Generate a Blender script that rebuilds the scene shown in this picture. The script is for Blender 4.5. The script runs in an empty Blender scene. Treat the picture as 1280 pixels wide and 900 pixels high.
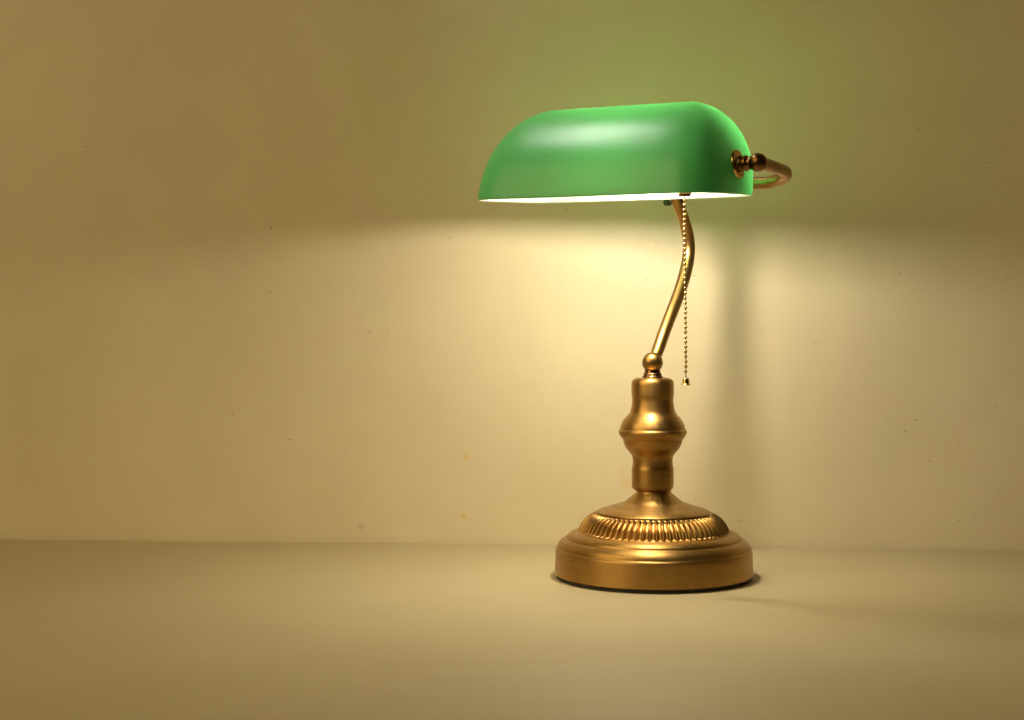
import bpy, bmesh, math
from mathutils import Vector, Matrix

# ------------------------------------------------------------------ basics
sc = bpy.context.scene
col = sc.collection
F_PX, Y0, D = 2100.0, 371.0, 1.44         # focal length in photo pixels, horizon row, camera distance
S = D / F_PX                              # metres per photo pixel at the lamp's axis
H = (721 - Y0) * S                        # camera height above the tabletop
XC = -(817 - 640) * S                     # camera offset sideways

def finish(bm, name, mats, parent=None, smooth=True, angle=35):
    bmesh.ops.recalc_face_normals(bm, faces=bm.faces[:])
    for f in bm.faces: f.smooth = smooth
    for e in bm.edges:
        if len(e.link_faces) == 2 and e.calc_face_angle(0) > math.radians(angle): e.smooth = False
    me = bpy.data.meshes.new(name)
    bm.to_mesh(me); bm.free()
    for m in (mats if isinstance(mats, (list, tuple)) else [mats]): me.materials.append(m)
    o = bpy.data.objects.new(name, me); col.objects.link(o)
    if parent: o.parent = parent
    return o

def lathe(bm, prof, segs=96, M=Matrix.Identity(4), cap=True):
    """prof: list of (radius, z); axis = local Z of M"""
    rings = []
    for r, z in prof:
        if r < 1e-7:
            rings.append([bm.verts.new(M @ Vector((0, 0, z)))])
        else:
            rings.append([bm.verts.new(M @ Vector((r*math.cos(2*math.pi*k/segs), r*math.sin(2*math.pi*k/segs), z))) for k in range(segs)])
    for a, b in zip(rings, rings[1:]):
        for k in range(segs):
            k2 = (k+1) % segs
            if len(a) == 1 and len(b) == 1: continue
            if len(a) == 1: bm.faces.new((a[0], b[k], b[k2]))
            elif len(b) == 1: bm.faces.new((a[k], b[0], a[k2]))
            else: bm.faces.new((a[k], b[k], b[k2], a[k2]))
    if cap:
        for r in (rings[0], rings[-1]):
            if len(r) > 2: bm.faces.new(r)

def crom(pts, n=8):
    P = [Vector(p) for p in pts]
    P = [2*P[0]-P[1]] + P + [2*P[-1]-P[-2]]
    out = []
    for i in range(1, len(P)-2):
        a, b, c, d = P[i-1:i+3]
        for j in range(n):
            t = j/n
            out.append(0.5*((2*b) + (c-a)*t + (2*a-5*b+4*c-d)*t*t + (3*b-a-3*c+d)*t**3))
    out.append(P[-2]); return out

def smooth_prof(pts, n=4):
    return [(max(0, v.x), v.y) for v in crom([(r, z, 0) for r, z in pts], n)]

def tube(bm, path, rad, segs=28):
    path = [Vector(p) for p in path]
    T = [(path[min(i+1, len(path)-1)] - path[max(i-1, 0)]).normalized() for i in range(len(path))]
    n = T[0].orthogonal().normalized()
    rings = []
    for i, p in enumerate(path):
        n = (n - T[i]*n.dot(T[i])).normalized(); b = T[i].cross(n)
        r = rad(i/(len(path)-1)) if callable(rad) else rad
        rings.append([bm.verts.new(p + r*(math.cos(2*math.pi*k/segs)*n + math.sin(2*math.pi*k/segs)*b)) for k in range(segs)])
    for a, b in zip(rings, rings[1:]):
        for k in range(segs): bm.faces.new((a[k], a[(k+1) % segs], b[(k+1) % segs], b[k]))
    bm.faces.new(rings[0]); bm.faces.new(rings[-1])

def frame(origin, zaxis):
    z = Vector(zaxis).normalized(); x = z.orthogonal().normalized(); y = z.cross(x)
    return Matrix(((x.x, y.x, z.x, origin[0]), (x.y, y.y, z.y, origin[1]), (x.z, y.z, z.z, origin[2]), (0, 0, 0, 1)))

def tag(o, label=None, cat=None, kind=None):
    if label: o['label'] = label
    if cat: o['category'] = cat
    if kind: o['kind'] = kind
    return o

# ------------------------------------------------------------------ materials
def new_mat(name):
    m = bpy.data.materials.new(name); m.use_nodes = True
    nt = m.node_tree; b = nt.nodes['Principled BSDF']
    return m, nt, b

def N(nt, t, **kw):
    n = nt.nodes.new(t)
    for k, v in kw.items():
        if k in n.inputs: n.inputs[k].default_value = v
        else: setattr(n, k, v)
    return n

def brass(name, base, dark, rough, rings=True, aniso=0.6, scale=900):
    m, nt, b = new_mat(name)
    L = nt.links.new
    b.inputs['Metallic'].default_value = 1
    tc = N(nt, 'ShaderNodeTexCoord')
    mp = N(nt, 'ShaderNodeMapping')
    mp.inputs['Scale'].default_value = (14, 14, scale) if rings else (120, 120, 120)
    L(tc.outputs['Object'], mp.inputs['Vector'])
    nz = N(nt, 'ShaderNodeTexNoise', Scale=1.0, Detail=3.0, Roughness=0.6)
    L(mp.outputs['Vector'], nz.inputs['Vector'])
    n2 = N(nt, 'ShaderNodeTexNoise', Scale=38.0, Detail=4.0)
    L(tc.outputs['Object'], n2.inputs['Vector'])
    add = N(nt, 'ShaderNodeMath', operation='ADD'); L(nz.outputs['Fac'], add.inputs[0]); L(n2.outputs['Fac'], add.inputs[1])
    cr = N(nt, 'ShaderNodeMapRange'); cr.inputs['From Min'].default_value = .7; cr.inputs['From Max'].default_value = 1.3
    L(add.outputs[0], cr.inputs['Value'])
    mx = N(nt, 'ShaderNodeMix', data_type='RGBA')
    mx.inputs['A'].default_value = (*dark, 1); mx.inputs['B'].default_value = (*base, 1)
    L(cr.outputs['Result'], mx.inputs['Factor']); L(mx.outputs['Result'], b.inputs['Base Color'])
    rr = N(nt, 'ShaderNodeMapRange'); rr.inputs['To Min'].default_value = rough+.06; rr.inputs['To Max'].default_value = rough-.05
    L(cr.outputs['Result'], rr.inputs['Value']); L(rr.outputs['Result'], b.inputs['Roughness'])
    if rings:
        bp = N(nt, 'ShaderNodeBump', Strength=0.02, Distance=0.0004)
        L(nz.outputs['Fac'], bp.inputs['Height']); L(bp.outputs['Normal'], b.inputs['Normal'])
        b.inputs['Anisotropic'].default_value = aniso
        b.inputs['Anisotropic Rotation'].default_value = .25   # brushed around the axis
        tg = N(nt, 'ShaderNodeTangent', direction_type='RADIAL', axis='Z'); L(tg.outputs['Tangent'], b.inputs['Tangent'])
    return m

M_BRASS = brass('brushed_antique_brass', (.49, .292, .095), (.375, .215, .066), .40)
M_RING = brass('satin_fluted_brass', (.52, .315, .105), (.36, .205, .062), .32, rings=False)
M_YOKE = brass('brown_satin_brass', (.40, .235, .085), (.27, .15, .05), .36, rings=False)
M_TUBE = brass('satin_antique_brass', (.50, .305, .105), (.35, .20, .064), .33, rings=False)
M_DARK = brass('dark_antique_brass', (.30, .165, .068), (.18, .09, .036), .25, rings=False)
M_GOLD = brass('polished_brass', (.72, .50, .19), (.58, .37, .12), .14, rings=False)
M_STEEL = brass('black_screw_metal', (.16, .14, .11), (.07, .06, .05), .3, rings=False)

M_RUBBER, nt, b = new_mat('black_rubber'); b.inputs['Base Color'].default_value = (.012, .011, .010, 1); b.inputs['Roughness'].default_value = .7
M_PORC, nt, b = new_mat('white_socket_porcelain'); b.inputs['Base Color'].default_value = (.75, .73, .68, 1); b.inputs['Roughness'].default_value = .3

def glass_mat(name, color, transl, fac, rough, spec):
    """cased glass; fac rises from front to back, set to throw more green glow on the wall"""
    m, nt, b = new_mat(name); L = nt.links.new
    tc = N(nt, 'ShaderNodeTexCoord')
    nz = N(nt, 'ShaderNodeTexNoise', Scale=9.0, Detail=2.0); L(tc.outputs['Object'], nz.inputs['Vector'])
    mx = N(nt, 'ShaderNodeMix', data_type='RGBA')
    mx.inputs['A'].default_value = (*[c*.96 for c in color], 1); mx.inputs['B'].default_value = (*[c*1.04 for c in color], 1)
    L(nz.outputs['Fac'], mx.inputs['Factor']); L(mx.outputs['Result'], b.inputs['Base Color'])
    b.inputs['Roughness'].default_value = rough
    b.inputs['Specular IOR Level'].default_value = spec
    t = N(nt, 'ShaderNodeBsdfTranslucent'); t.inputs['Color'].default_value = (*transl, 1)
    dt = N(nt, 'ShaderNodeVectorMath', operation='DOT_PRODUCT'); dt.inputs[1].default_value = (math.sin(.5196), math.cos(.5196), 0)
    L(tc.outputs['Object'], dt.inputs[0])
    mr = N(nt, 'ShaderNodeMapRange', interpolation_type='SMOOTHSTEP'); L(dt.outputs['Value'], mr.inputs['Value'])
    mr.inputs['From Min'].default_value = -.088; mr.inputs['From Max'].default_value = .012
    mr.inputs['To Min'].default_value = fac[0]; mr.inputs['To Max'].default_value = fac[1]  # back made more translucent to boost its glow, front held dimmer
    ms = N(nt, 'ShaderNodeMixShader'); L(mr.outputs['Result'], ms.inputs['Fac'])
    L(b.outputs[0], ms.inputs[1]); L(t.outputs[0], ms.inputs[2])
    L(ms.outputs[0], nt.nodes['Material Output'].inputs['Surface'])
    return m
M_GREEN = glass_mat('green_cased_glass', (.10, .53, .165), (.13, .66, .22), (.10, .66), .32, .5)
M_OPAL = glass_mat('white_opal_glass', (.84, .84, .80), (.85, .85, .78), (.10, .66), .35, .4)

M_BULB, nt, b = new_mat('glowing_frosted_bulb')
b.inputs['Base Color'].default_value = (.9, .88, .82, 1)
b.inputs['Emission Color'].default_value = (1, .87, .67, 1); b.inputs['Emission Strength'].default_value = 415

def plaster(name, c1, c2, rough, bump, spots, specks=True, spec=.35, plane=('X', 'Z')):
    m, nt, b = new_mat(name); L = nt.links.new
    tc = N(nt, 'ShaderNodeTexCoord')
    n1 = N(nt, 'ShaderNodeTexNoise', Scale=5.5, Detail=5.0, Roughness=.55); L(tc.outputs['Object'], n1.inputs['Vector'])
    mx = N(nt, 'ShaderNodeMix', data_type='RGBA'); mx.inputs['A'].default_value = (*c1, 1); mx.inputs['B'].default_value = (*c2, 1)
    mr = N(nt, 'ShaderNodeMapRange'); mr.inputs['From Min'].default_value = .3; mr.inputs['From Max'].default_value = .7
    L(n1.outputs['Fac'], mr.inputs['Value']); L(mr.outputs['Result'], mx.inputs['Factor'])
    cur = mx.outputs['Result']
    # fine paint-roller grain and shallow undulation
    n2 = N(nt, 'ShaderNodeTexNoise', Scale=420.0, Detail=3.0); L(tc.outputs['Object'], n2.inputs['Vector'])
    n3 = N(nt, 'ShaderNodeTexNoise', Scale=28.0, Detail=3.0); L(tc.outputs['Object'], n3.inputs['Vector'])
    a = N(nt, 'ShaderNodeMath', operation='MULTIPLY_ADD'); L(n2.outputs['Fac'], a.inputs[0]); a.inputs[1].default_value = .12; L(n3.outputs['Fac'], a.inputs[2])
    h = a.outputs[0]
    if specks:   # sparse little pocks and scratches of irregular shape, laid on the face of the slab
        sx = N(nt, 'ShaderNodeSeparateXYZ'); L(tc.outputs['Object'], sx.inputs[0])
        cx = N(nt, 'ShaderNodeCombineXYZ'); L(sx.outputs[plane[0]], cx.inputs['X']); L(sx.outputs[plane[1]], cx.inputs['Y'])
        for sc_, thr, keep, tint, mapx, rot in ((30.0, .034, .72, (.34, .26, .14), 1.0, .2), (19.0, .045, .74, (.42, .33, .19), 3.6, .9), (14.0, .05, .80, (.46, .37, .22), 4.4, -.5)):
            mp = N(nt, 'ShaderNodeMapping'); mp.inputs['Scale'].default_value = (1, mapx, 1); mp.inputs['Rotation'].default_value = (0, 0, rot)
            L(cx.outputs[0], mp.inputs['Vector'])
            nd = N(nt, 'ShaderNodeTexNoise', Scale=110.0, Detail=3.0); L(cx.outputs[0], nd.inputs['Vector'])
            ad = N(nt, 'ShaderNodeVectorMath', operation='MULTIPLY_ADD'); L(nd.outputs['Color'], ad.inputs[0]); ad.inputs[1].default_value = (.006, .006, 0); L(mp.outputs['Vector'], ad.inputs[2])
            v = N(nt, 'ShaderNodeTexVoronoi', Scale=sc_, voronoi_dimensions='2D'); L(ad.outputs[0], v.inputs['Vector'])
            sp = N(nt, 'ShaderNodeSeparateColor'); L(v.outputs['Color'], sp.inputs['Color'])
            rd = N(nt, 'ShaderNodeMath', operation='MULTIPLY'); L(sp.outputs[2], rd.inputs[0]); rd.inputs[1].default_value = thr      # each its own size
            df = N(nt, 'ShaderNodeMath', operation='SUBTRACT'); L(rd.outputs[0], df.inputs[0]); L(v.outputs['Distance'], df.inputs[1])
            lt = N(nt, 'ShaderNodeMapRange'); lt.inputs['From Min'].default_value = 0; lt.inputs['From Max'].default_value = thr*.4
            L(df.outputs[0], lt.inputs['Value'])
            gt = N(nt, 'ShaderNodeMath', operation='GREATER_THAN'); L(sp.outputs[0], gt.inputs[0]); gt.inputs[1].default_value = keep
            st = N(nt, 'ShaderNodeMath', operation='MULTIPLY'); L(sp.outputs[1], st.inputs[0]); st.inputs[1].default_value = .85
            mm = N(nt, 'ShaderNodeMath', operation='MULTIPLY'); L(lt.outputs['Result'], mm.inputs[0]); L(gt.outputs[0], mm.inputs[1])
            m3 = N(nt, 'ShaderNodeMath', operation='MULTIPLY'); L(mm.outputs[0], m3.inputs[0]); L(st.outputs[0], m3.inputs[1])
            x = N(nt, 'ShaderNodeMix', data_type='RGBA'); L(m3.outputs[0], x.inputs['Factor']); L(cur, x.inputs['A']); x.inputs['B'].default_value = (*tint, 1)
            cur = x.outputs['Result']
            sb = N(nt, 'ShaderNodeMath', operation='MULTIPLY_ADD'); L(mm.outputs[0], sb.inputs[0]); sb.inputs[1].default_value = -.5; L(h, sb.inputs[2])
            h = sb.outputs[0]
    for p, r, tint, k in spots:          # single stains at their own places
        d = N(nt, 'ShaderNodeVectorMath', operation='DISTANCE'); d.inputs[1].default_value = p
        nd = N(nt, 'ShaderNodeTexNoise', Scale=160.0); L(tc.outputs['Object'], nd.inputs['Vector'])
        ad = N(nt, 'ShaderNodeVectorMath', operation='MULTIPLY_ADD'); L(nd.outputs['Color'], ad.inputs[0]); ad.inputs[1].default_value = (r, r, r); L(tc.outputs['Object'], ad.inputs[2])
        s2 = N(nt, 'ShaderNodeVectorMath', operation='SUBTRACT'); L(ad.outputs[0], s2.inputs[0]); s2.inputs[1].default_value = (r*.5, r*.5, r*.5)
        L(s2.outputs[0], d.inputs[0])
        lt = N(nt, 'ShaderNodeMapRange'); lt.inputs['From Min'].default_value = r; lt.inputs['From Max'].default_value = r*.3; lt.inputs['To Max'].default_value = k
        L(d.outputs['Value'], lt.inputs['Value'])
        x = N(nt, 'ShaderNodeMix', data_type='RGBA'); L(lt.outputs['Result'], x.inputs['Factor']); L(cur, x.inputs['A']); x.inputs['B'].default_value = (*tint, 1)
        cur = x.outputs['Result']
    L(cur, b.inputs['Base Color'])
    bp = N(nt, 'ShaderNodeBump', Strength=bump, Distance=.0012); L(h, bp.inputs['Height']); L(bp.outputs['Normal'], b.inputs['Normal'])
    b.inputs['Roughness'].default_value = rough; b.inputs['Specular IOR Level'].default_value = spec
    return m

# ------------------------------------------------------------------ wall and tabletop
YAW = math.radians(-4.2)                  # the wall comes a little nearer on the right
WY = .178
def wall_pt(px, py):                      # a photo pixel on the wall, in the wall's own axes
    kx, kz = (px-640)/F_PX, (Y0-py)/F_PX
    # point (XC + kx d, d - D, H + kz d) on the plane through (0, WY) turned by YAW
    nx, ny = math.sin(YAW), -math.cos(YAW)
    d = (WY*ny + D*ny - XC*nx) / (kx*nx + ny)
    x, y, z = XC+kx*d, d-D, H+kz*d
    return ((x*math.cos(YAW) + (y-WY)*math.sin(YAW)), 0.0, z)
YEL = (.70, .48, .09)
M_WALL = plaster('cream_wall_paint', (.69, .603, .413), (.765, .677, .475), .42, .42,
                 [(wall_pt(582, 571), .004, YEL, .55), (wall_pt(580, 646), .004, YEL, .55), (wall_pt(784, 604), .008, YEL, .35),
                  (wall_pt(777, 588), .005, YEL, .22), (wall_pt(462, 415), .0025, (.4, .3, .15), .5), (wall_pt(452, 658), .004, (.45, .36, .2), .5)])
M_TABLE = plaster('cream_tabletop_paint', (.475, .402, .245), (.515, .438, .270), .58, .22, [((.13, -.10, 0), .006, (.4, .33, .2), .3)], spec=.16, plane=('X', 'Y'))
def box(bm, x0, x1, y0, y1, z0, z1, bev=0):
    vs = [bm.verts.new((x, y, z)) for z in (z0, z1) for y in (y0, y1) for x in (x0, x1)]
    for f in ((0, 1, 3, 2), (4, 6, 7, 5), (0, 4, 5, 1), (2, 3, 7, 6), (0, 2, 6, 4), (1, 5, 7, 3)): bm.faces.new([vs[i] for i in f])
    if bev: bmesh.ops.bevel(bm, geom=bm.edges[:], offset=bev, segments=3, affect='EDGES', profile=.5)
bm = bmesh.new(); box(bm, -1.5, 1.5, 0, .09, -.75, 1.5)
wall = finish(bm, 'wall', M_WALL, smooth=False); wall.location = (0, WY, 0); wall.rotation_euler = (0, 0, YAW)
tag(wall, 'cream painted wall with small pocks and faint yellow stains behind the lamp', 'wall', 'structure')
bm = bmesh.new(); box(bm, -1.1, 1.1, -.70, -.0020, -.032, 0, .002)
table = finish(bm, 'tabletop', M_TABLE, angle=50); table.location = (0, WY, 0); table.rotation_euler = (0, 0, YAW)
tag(table, 'smooth cream painted tabletop the brass lamp stands on', 'tabletop', 'structure')

# ------------------------------------------------------------------ the lamp
lamp = bpy.data.objects.new('desk_lamp', None); col.objects.link(lamp)
lamp.empty_display_size = .05
tag(lamp, 'antique brass bankers desk lamp, lit, with green glass shade and bead pull chain', 'desk lamp')

def zz(y): return (721-y)*S
def prof(px): return [(r*S, zz(y)) for r, y in px]

# base: stepped dish below, dome above, fluted ring between
low = [(0, 717.2), (116, 717.2), (122.2, 717.0), (123.6, 715.8), (123.0, 700), (122.6, 688.5), (122.45, 686.6), (122.0, 685.2), (121.2, 684.3), (120.2, 683.2), (119.9, 682),
       (119.4, 680), (117.5, 677.2), (114.5, 674.6), (111.5, 673.0), (109.8, 672.4), (109.0, 671.6), (108.2, 669.8), (105.5, 667.4), (101.5, 665.6), (97, 664.6), (93.2, 663.6), (90, 662.6)]
top = [(68.5, 641.5), (70.5, 640.6), (70.4, 639.4), (68.8, 638.3), (62.5, 635.7), (55, 633.5), (47, 631.0), (41.5, 629.2), (36.5, 627.0), (31.8, 623.6), (28, 620.6), (24.6, 617.8), (22.2, 615.3), (21.4, 613.4), (20.8, 611)]
bm = bmesh.new()
lathe(bm, prof(low[:7]) + smooth_prof(prof(low[6:]), 3)[1:], 192, cap=False)
lathe(bm, smooth_prof(prof(top), 3), 160, cap=False)
base = finish(bm, 'base', M_BRASS, lamp, angle=40)
bm = bmesh.new()
NF, SEG = 70, 16
ring = smooth_prof(prof([(70.2, 641.2), (75.5, 642.4), (81, 645), (87, 650.2), (91.4, 656.4), (93.5, 661.5), (93.6, 664)]), 5)
n = len(ring); rows = []
for i, (r, z) in enumerate(ring):
    a, c = ring[max(i-1, 0)], ring[min(i+1, n-1)]
    tr, tz = c[0]-a[0], c[1]-a[1]; l = math.hypot(tr, tz); nr, nz_ = -tz/l, tr/l       # outward normal of the profile
    s_ = i/(n-1); row = []
    for k in range(NF*SEG):
        ph = (k % SEG)/SEG*2 - 1                      # -1..1 over a flute, fin at the ends
        w = max(0.0, 1-(abs(ph)/.78)**2.4)            # hollow between two thin fins
        e = max(0.0, 1-abs((s_-.52)/.43)**3.2)        # closed, rounded at top and bottom
        dep = .0033*w**.6*math.sqrt(e)
        th = 2*math.pi*(k/(NF*SEG))
        rr, z2 = r - nr*dep, z - nz_*dep
        row.append(bm.verts.new((rr*math.cos(th), rr*math.sin(th), z2)))
    rows.append(row)
for a, c in zip(rows, rows[1:]):
    for k in range(NF*SEG): bm.faces.new((a[k], c[k], c[(k+1) % len(c)], a[(k+1) % len(a)]))
finish(bm, 'fluted_ring', M_RING, base, angle=75)
bm = bmesh.new(); lathe(bm, prof([(121.2, 717.0), (121.8, 717.4), (121.8, 720.6), (121.2, 721)]), 128)
finish(bm, 'rubber_foot', M_RUBBER, base)

# turned column
colp = [(19.6, 613.6), (21.5, 612.9), (24, 611.2), (25.6, 608.6), (26.1, 605), (26.2, 598), (26.2, 590), (26.1, 585.5), (25.4, 582.8), (25.0, 580), (25.0, 574), (25.6, 570.5), (26.6, 568.2), (29.2, 565),
        (33.0, 560.3), (35.6, 555.5), (36.9, 551.2), (37.3, 549.0), (38.0, 548.0), (39.6, 546.4), (41.2, 544.0), (42.4, 541.2), (42.6, 539.2), (42.0, 537.2), (40.9, 536.0), (40.4, 534.6), (40, 532.5), (38.4, 528.4), (35.8, 524), (32, 519.6), (29.2, 516.3),
        (27.6, 513), (26.5, 508), (25.8, 502), (25.7, 498.5), (26.2, 495), (26.6, 491), (26.6, 484), (26.3, 478.4), (25, 475), (22.6, 473), (19.5, 472.3), (12, 472.0), (0, 472.0)]
bm = bmesh.new(); lathe(bm, [(0, zz(613.6))] + smooth_prof(prof(colp[:-2]), 3) + prof(colp[-2:]), 128, cap=False)
column = finish(bm, 'column', M_BRASS, lamp, angle=40); column.location.x = -1.2*S
# collar and ball on top
bm = bmesh.new()
lathe(bm, prof([(12.8, 472.2), (13.0, 471.2), (12.6, 470.2), (11.6, 469.6), (11.4, 468.9), (11.6, 468.0), (11.2, 467.0), (10.4, 466.3), (10, 465.2), (9.6, 462)]), 64, cap=False)
collar = finish(bm, 'collar', M_DARK, lamp, angle=60); collar.location.x = -1.4*S
bm = bmesh.new(); bmesh.ops.create_uvsphere(bm, u_segments=48, v_segments=32, radius=13*S, matrix=Matrix.Translation((0, 0, zz(453.2))))
ball = finish(bm, 'ball_joint', M_TUBE, lamp); ball.location.x = -1.4*S

# ------ shade space: u along the shade, v towards the wall, z up
PSI, SA, SB, SH, SRE, SP, SQ, SCT, SCU, SZR, STL, SRO, SSH, SQ2 = .5196, .1097, .0627, .0775, .0481, 3.5639, 1.8271, -.0527, -.0119, .3230, .0264, .0011, .2791, 2.313
AX = Vector((math.cos(PSI), -math.sin(PSI), 0)); BX = Vector((math.sin(PSI), math.cos(PSI), 0))
SC = SCT*BX + SCU*AX + Vector((0, 0, SZR))
def sh(u, v, z):
    v = v + SSH*z
    v, z = v*math.cos(STL)-z*math.sin(STL), v*math.sin(STL)+z*math.cos(STL)
    u, z = u-SRO*z, z+SRO*u
    return SC + u*AX + v*BX + Vector((0, 0, z))
def plain(u, v, z): return SC + u*AX + v*BX + Vector((0, 0, z))   # no lean

def shade_shell(off):
    a, bb, h, re = SA-off, SB-off, SH-off, SRE-off
    st = []
    M = 22
    for side in (1, -1):
        for k in range(M+1):
            th = (-math.pi/2 + math.pi*k/M) if side == 1 else (math.pi/2 + math.pi*k/M)
            c, s_ = math.cos(th), math.sin(th)
            U = abs(c)**(2/SP)*math.copysign(1, c) if abs(c) > 1e-9 else 0.0
            V = abs(s_)**(2/SP)*math.copysign(1, s_) if abs(s_) > 1e-9 else 0.0
            st.append((side*(a-re), re*U, bb*V))
        for k in range(1, 16):
            st.append((side*(a-re)*(1-2*k/16), 0.0, side*bb))
    rings = []
    R = 34
    for j in range(R+1):
        ph = math.pi/2*j/R
        t = max(math.cos(ph), 0)**(2/SQ) if j < R else 0.0
        z = h*math.sin(ph)**(2/SQ2)
        rings.append([sh(u0+t*du, t*dv, z) for u0, du, dv in st])
    return rings
bm = bmesh.new()
vs = []
for off in (0.0, .0026):
    vr = [[bm.verts.new(p) for p in ring_] for ring_ in shade_shell(off)]
    vs.append(vr); m_i = 0 if off == 0 else 1
    for a, c in zip(vr, vr[1:]):
        for k in range(len(a)):
            f = bm.faces.new((a[k], a[(k+1) % len(a)], c[(k+1) % len(a)], c[k])); f.material_index = m_i
a, c = vs[0][0], vs[1][0]
mid = [bm.verts.new((p.co+q.co)/2 + Vector((0, 0, -.0009))) for p, q in zip(a, c)]
for k in range(len(a)):
    k2 = (k+1) % len(a)
    f = bm.faces.new((a[k], mid[k], mid[k2], a[k2])); f.material_index = 0
    f = bm.faces.new((mid[k], c[k], c[k2], mid[k2])); f.material_index = 1
bmesh.ops.remove_doubles(bm, verts=bm.verts[:], dist=1e-5)
shade = finish(bm, 'lamp_shade', [M_GREEN, M_OPAL], lamp, angle=50)

# ------ pivots at both ends: washer, neck and ball
def end_point(side, ph):
    t = math.cos(ph)**(2/SQ); z = SH*math.sin(ph)**(2/SQ2)
    return sh(side*(SA-SRE+SRE*t), 0, z) if side > 0 else sh(side*(SA-SRE+SRE*t*.97), SB*t*.42, z)
PH = math.radians(14.5)
balls = {}
for side in (1, -1):
    p = end_point(side, PH); q = end_point(side, PH+.06); o_ = end_point(side, PH-.06)
    slope = (q-o_).normalized()
    nrm = slope.cross(BX)*1.0
    if nrm.dot(side*AX) < 0: nrm = -nrm
    nrm.normalize()
    ax = (nrm*.7 + side*AX*.3 ).normalized()
    bm = bmesh.new(); Mx = frame(p - ax*.0016, ax)
    lathe(bm, [(0, 0), (.0118, 0), (.0119, .0018), (.0113, .0030), (.0094, .0036), (.0072, .0034), (.0066, .0030), (0, .0030)], 56, Mx, cap=False)
    w = finish(bm, 'pivot_washer', M_GOLD, shade, angle=40)
    bm = bmesh.new(); neck = side*AX
    lathe(bm, [(0, .002), (.0066, .002), (.0068, .0032), (.0064, .0048), (.0056, .0054), (.0056, .0062), (.0064, .0068), (.0064, .0082), (.0056, .0090), (.0052, .0102), (.0056, .012), (0, .012)], 48, frame(p, (ax*.5+neck*.5)), cap=False)
    bc = p + (ax*.35+neck*.65).normalized()*.0175
    finish(bm, 'pivot_neck', M_DARK, lamp, angle=50)
    bm = bmesh.new(); bmesh.ops.create_uvsphere(bm, u_segments=40, v_segments=28, radius=.0076, matrix=Matrix.Translation(bc))
    finish(bm, 'pivot_ball', M_DARK, lamp)
    balls[side] = bc

# ------ yoke: from ball to ball round the back of the shade
def loc(p):
    d = p - SC; return Vector((d.dot(AX), d.dot(BX), d.z))
r_, l_ = loc(balls[1]), loc(balls[-1])
VB = .089; ZB = .0140
R = .030
ctl = [r_]
def leg(c, sgn):
    cx = c.x + sgn*.0015
    pts = [c, Vector((cx, c.y*.6+(VB-R)*.4, c.z*.64+(ZB+.007)*.36)), Vector((cx, VB-R, ZB+.007))]
    for k in range(1, 7):
        t = math.pi/2*k/6
        pts.append(Vector((cx - sgn*R*(1-math.cos(t)), VB-R+R*math.sin(t), ZB+.007*(1-math.sin(t*.5)*2**.5)*(1-k/6*.3))))
    return pts
pr, pl = leg(r_, 1), leg(l_, -1)
path = pr + [Vector((.03, VB, ZB)), Vector((-.03, VB, ZB))] + pl[::-1]
path = [plain(*p) for p in path]
bm = bmesh.new(); tube(bm, crom(path, 6), .0051, 28)
finish(bm, 'yoke', M_YOKE, lamp, angle=60)

# ------ stem: bent tube in the plane between column and yoke
def stem_pt(px, py):
    k = (px-640)/F_PX
    t = (k*D+XC)/(BX.x-k*BX.y); d = D+t*BX.y
    return Vector((t*BX.x, t*BX.y, H+(Y0-py)*d/F_PX))
sp = [stem_pt(*q) for q in ((817.2, 450), (822.6, 437), (830.6, 414), (839.4, 391), (848, 368.5), (855.6, 345), (860.4, 322), (861.0, 304), (858.4, 288), (853.6, 271), (848.2, 256.5))]
bar = plain(.012, VB, ZB)
sp.append(sp[-1]*.45 + bar*.55 + Vector((0, 0, .002)))
sp.append(bar)
bm = bmesh.new(); tube(bm, crom(sp, 8), lambda t: .0051 + .0005*math.sin(min(1, t*1.25)*math.pi), 32)
finish(bm, 'stem', M_TUBE, lamp, angle=60)
# hinge bracket and thumb screw at the top of the stem
sp_top = stem_pt(847.5, 254)
sx = sp_top - AX*.0095 + Vector((0, 0, .0006)) - BX*.002
bm = bmesh.new(); tube(bm, [sp_top + AX*.0035 + Vector((0, 0, .0022)), sp_top + Vector((0, 0, .0018)), sx], .0016, 16)
lathe(bm, [(.0, -.003), (.0062, -.003), (.0064, -.0022), (.0064, .0018), (.006, .0024), (0, .0024)], 32, frame(sp_top + Vector((0, 0, .0024)), Vector((0, 0, 1)) + BX*.35), cap=False)
finish(bm, 'hinge_bracket', M_STEEL, lamp, angle=40)
bm = bmesh.new()
lathe(bm, [(0, -.003), (.0026, -.003), (.0028, -.0024), (.0028, .002), (.0024, .0026), (.0014, .0026), (.0011, .0018), (0, .0018)], 28, frame(sx, -BX*.9 - AX*.3), cap=False)
finish(bm, 'thumb_screw', M_STEEL, lamp, angle=40)

# ------ socket, bulb and pull chain inside the shade
ZS = .0135
M_A = frame(plain(.036, 0, ZS), AX)
bm = bmesh.new(); lathe(bm, [(0, -.002), (.0088, -.002), (.0094, -.001), (.0094, .030), (.008, .033), (.005, .034), (.005, .043), (0, .043)], 48, M_A, cap=False)
finish(bm, 'lamp_socket', M_PORC, lamp, angle=40)
BL = [(0, -.0375), (.0028, -.0371), (.0056, -.0357), (.0080, -.0332), (.0094, -.0298), (.0098, -.026), (.0097, -.021), (.0092, -.014), (.0082, -.007), (.0076, -.0025), (0, -.0025)]
bm = bmesh.new(); lathe(bm, BL, 40, M_A, cap=False)
finish(bm, 'light_bulb', M_BULB, lamp, angle=60)

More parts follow.
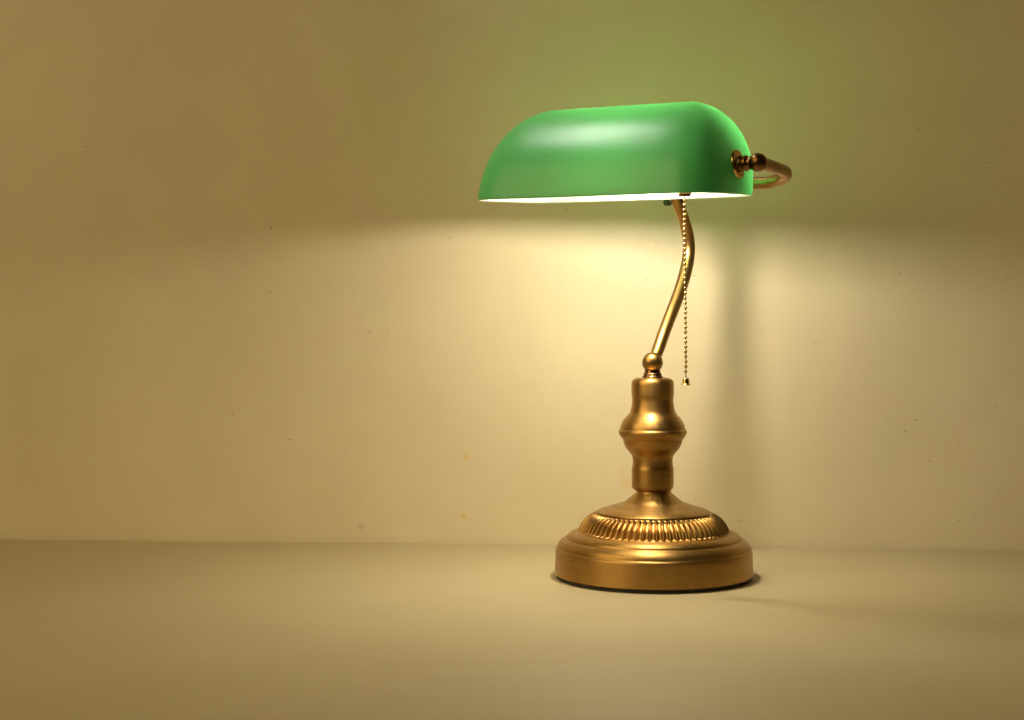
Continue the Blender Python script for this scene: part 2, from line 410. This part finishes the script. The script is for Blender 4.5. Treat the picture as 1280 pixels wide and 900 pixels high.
# chain: hangs straight down from the socket
def chain_u(px):
    k = (px-640)/F_PX
    return (k*(D+SC.y)+XC-SC.x)/(AX.x-k*AX.y)
cu = chain_u(858.2)
top_p = plain(cu, -.004, 0)
dpt = top_p.y + D
def zpx(y): return H+(Y0-y)*dpt/F_PX
bm = bmesh.new(); lathe(bm, [(.0042, .004), (.0052, .001), (.0054, -.002), (.0048, -.0032), (0, -.0032)], 28, Matrix.Translation((top_p.x, top_p.y, zpx(240.5))), cap=False)
finish(bm, 'chain_outlet', M_DARK, lamp, angle=50)
bm = bmesh.new()
y = 244.0; i = 0
while y < 469.5:
    x = top_p.x + (y-244)/226*.0011 + .00012*math.sin(i*1.7)
    bmesh.ops.create_uvsphere(bm, u_segments=14, v_segments=10, radius=.00142, matrix=Matrix.Translation((x, top_p.y + .00012*math.cos(i*2.3), zpx(y))))
    y += 6.12; i += 1
xb = top_p.x + .0011
tube(bm, [(top_p.x, top_p.y, zpx(242)), ((top_p.x+xb)/2, top_p.y, zpx(356)), (xb, top_p.y, zpx(473.5))], .00042, 8)
chain = finish(bm, 'pull_chain', M_GOLD, lamp)
bm = bmesh.new(); zb = zpx(481)
lathe(bm, [(.0006, .0058), (.0018, .0056), (.0026, .0048), (.0028, .0036), (.00285, .0014), (.0032, .0008), (.0041, .0003), (.0042, 0), (.0036, -.0002), (.0022, .0004), (0, .0006)], 32, Matrix.Translation((xb, top_p.y, zb)), cap=False)
finish(bm, 'bell_pull', M_GOLD, chain, angle=50)

# ------------------------------------------------------------------ light and camera
w = bpy.data.worlds.new('World'); sc.world = w; w.use_nodes = True
bg = w.node_tree.nodes['Background']; bg.inputs[0].default_value = (1.0, .74, .36, 1); bg.inputs[1].default_value = .03

def area(name, loc_, target, sx_, sy_, power, color, rot=0.0, spread=math.pi):
    l = bpy.data.lights.new(name, 'AREA'); l.shape = 'ELLIPSE'; l.size = sx_; l.size_y = sy_; l.energy = power; l.color = color; l.spread = spread
    o = bpy.data.objects.new(name, l); col.objects.link(o); o.location = loc_
    q = (Vector(target)-Vector(loc_)).to_track_quat('-Z', 'Y')
    o.rotation_euler = (q.to_matrix().to_4x4() @ Matrix.Rotation(rot, 4, 'Z')).to_euler()
    return o
sb = bpy.data.lights.new('softbox_lamp', 'AREA'); sb.shape = 'RECTANGLE'; sb.size = .055; sb.size_y = .22
sb.energy = .21; sb.color = (1, .95, .88); sb.spread = math.radians(80)
so = bpy.data.objects.new('softbox_lamp', sb); col.objects.link(so)
SL = Vector((-.245, .06, .83))
z_ = (SL - Vector((-.06, -.06, .37))).normalized(); y_ = BX + .22*AX; y_ = (y_ - z_*y_.dot(z_)).normalized(); x_ = y_.cross(z_)
so.matrix_world = Matrix(((x_.x, y_.x, z_.x, SL.x), (x_.y, y_.y, z_.y, SL.y), (x_.z, y_.z, z_.z, SL.z), (0, 0, 0, 1)))
area('room_lamp', (-2.9, -1.95, 2.3), (0, .1, .35), 3.6, 3.6, 80, (1, .76, .36))

cam = bpy.data.cameras.new('Camera'); co = bpy.data.objects.new('Camera', cam); col.objects.link(co)
co.location = (XC, -D, H); co.rotation_euler = (math.pi/2, 0, 0)
cam.sensor_width = 36; cam.lens = F_PX/1280*36
cam.shift_y = -(450-Y0)/1280              # level camera, lens shifted so that the horizon sits at row 371
cam.clip_start = .02; cam.clip_end = 50
sc.camera = co
sc.view_settings.view_transform = 'Standard'; sc.view_settings.look = 'None'
sc.view_settings.exposure = 0; sc.view_settings.gamma = 1
sc.render.engine = 'CYCLES'
sc.cycles.max_bounces = 12; sc.cycles.diffuse_bounces = 6; sc.cycles.transmission_bounces = 8
sc.cycles.use_denoising = True; sc.cycles.sample_clamp_indirect = 8
sc.render.resolution_x = 1024; sc.render.resolution_y = 720
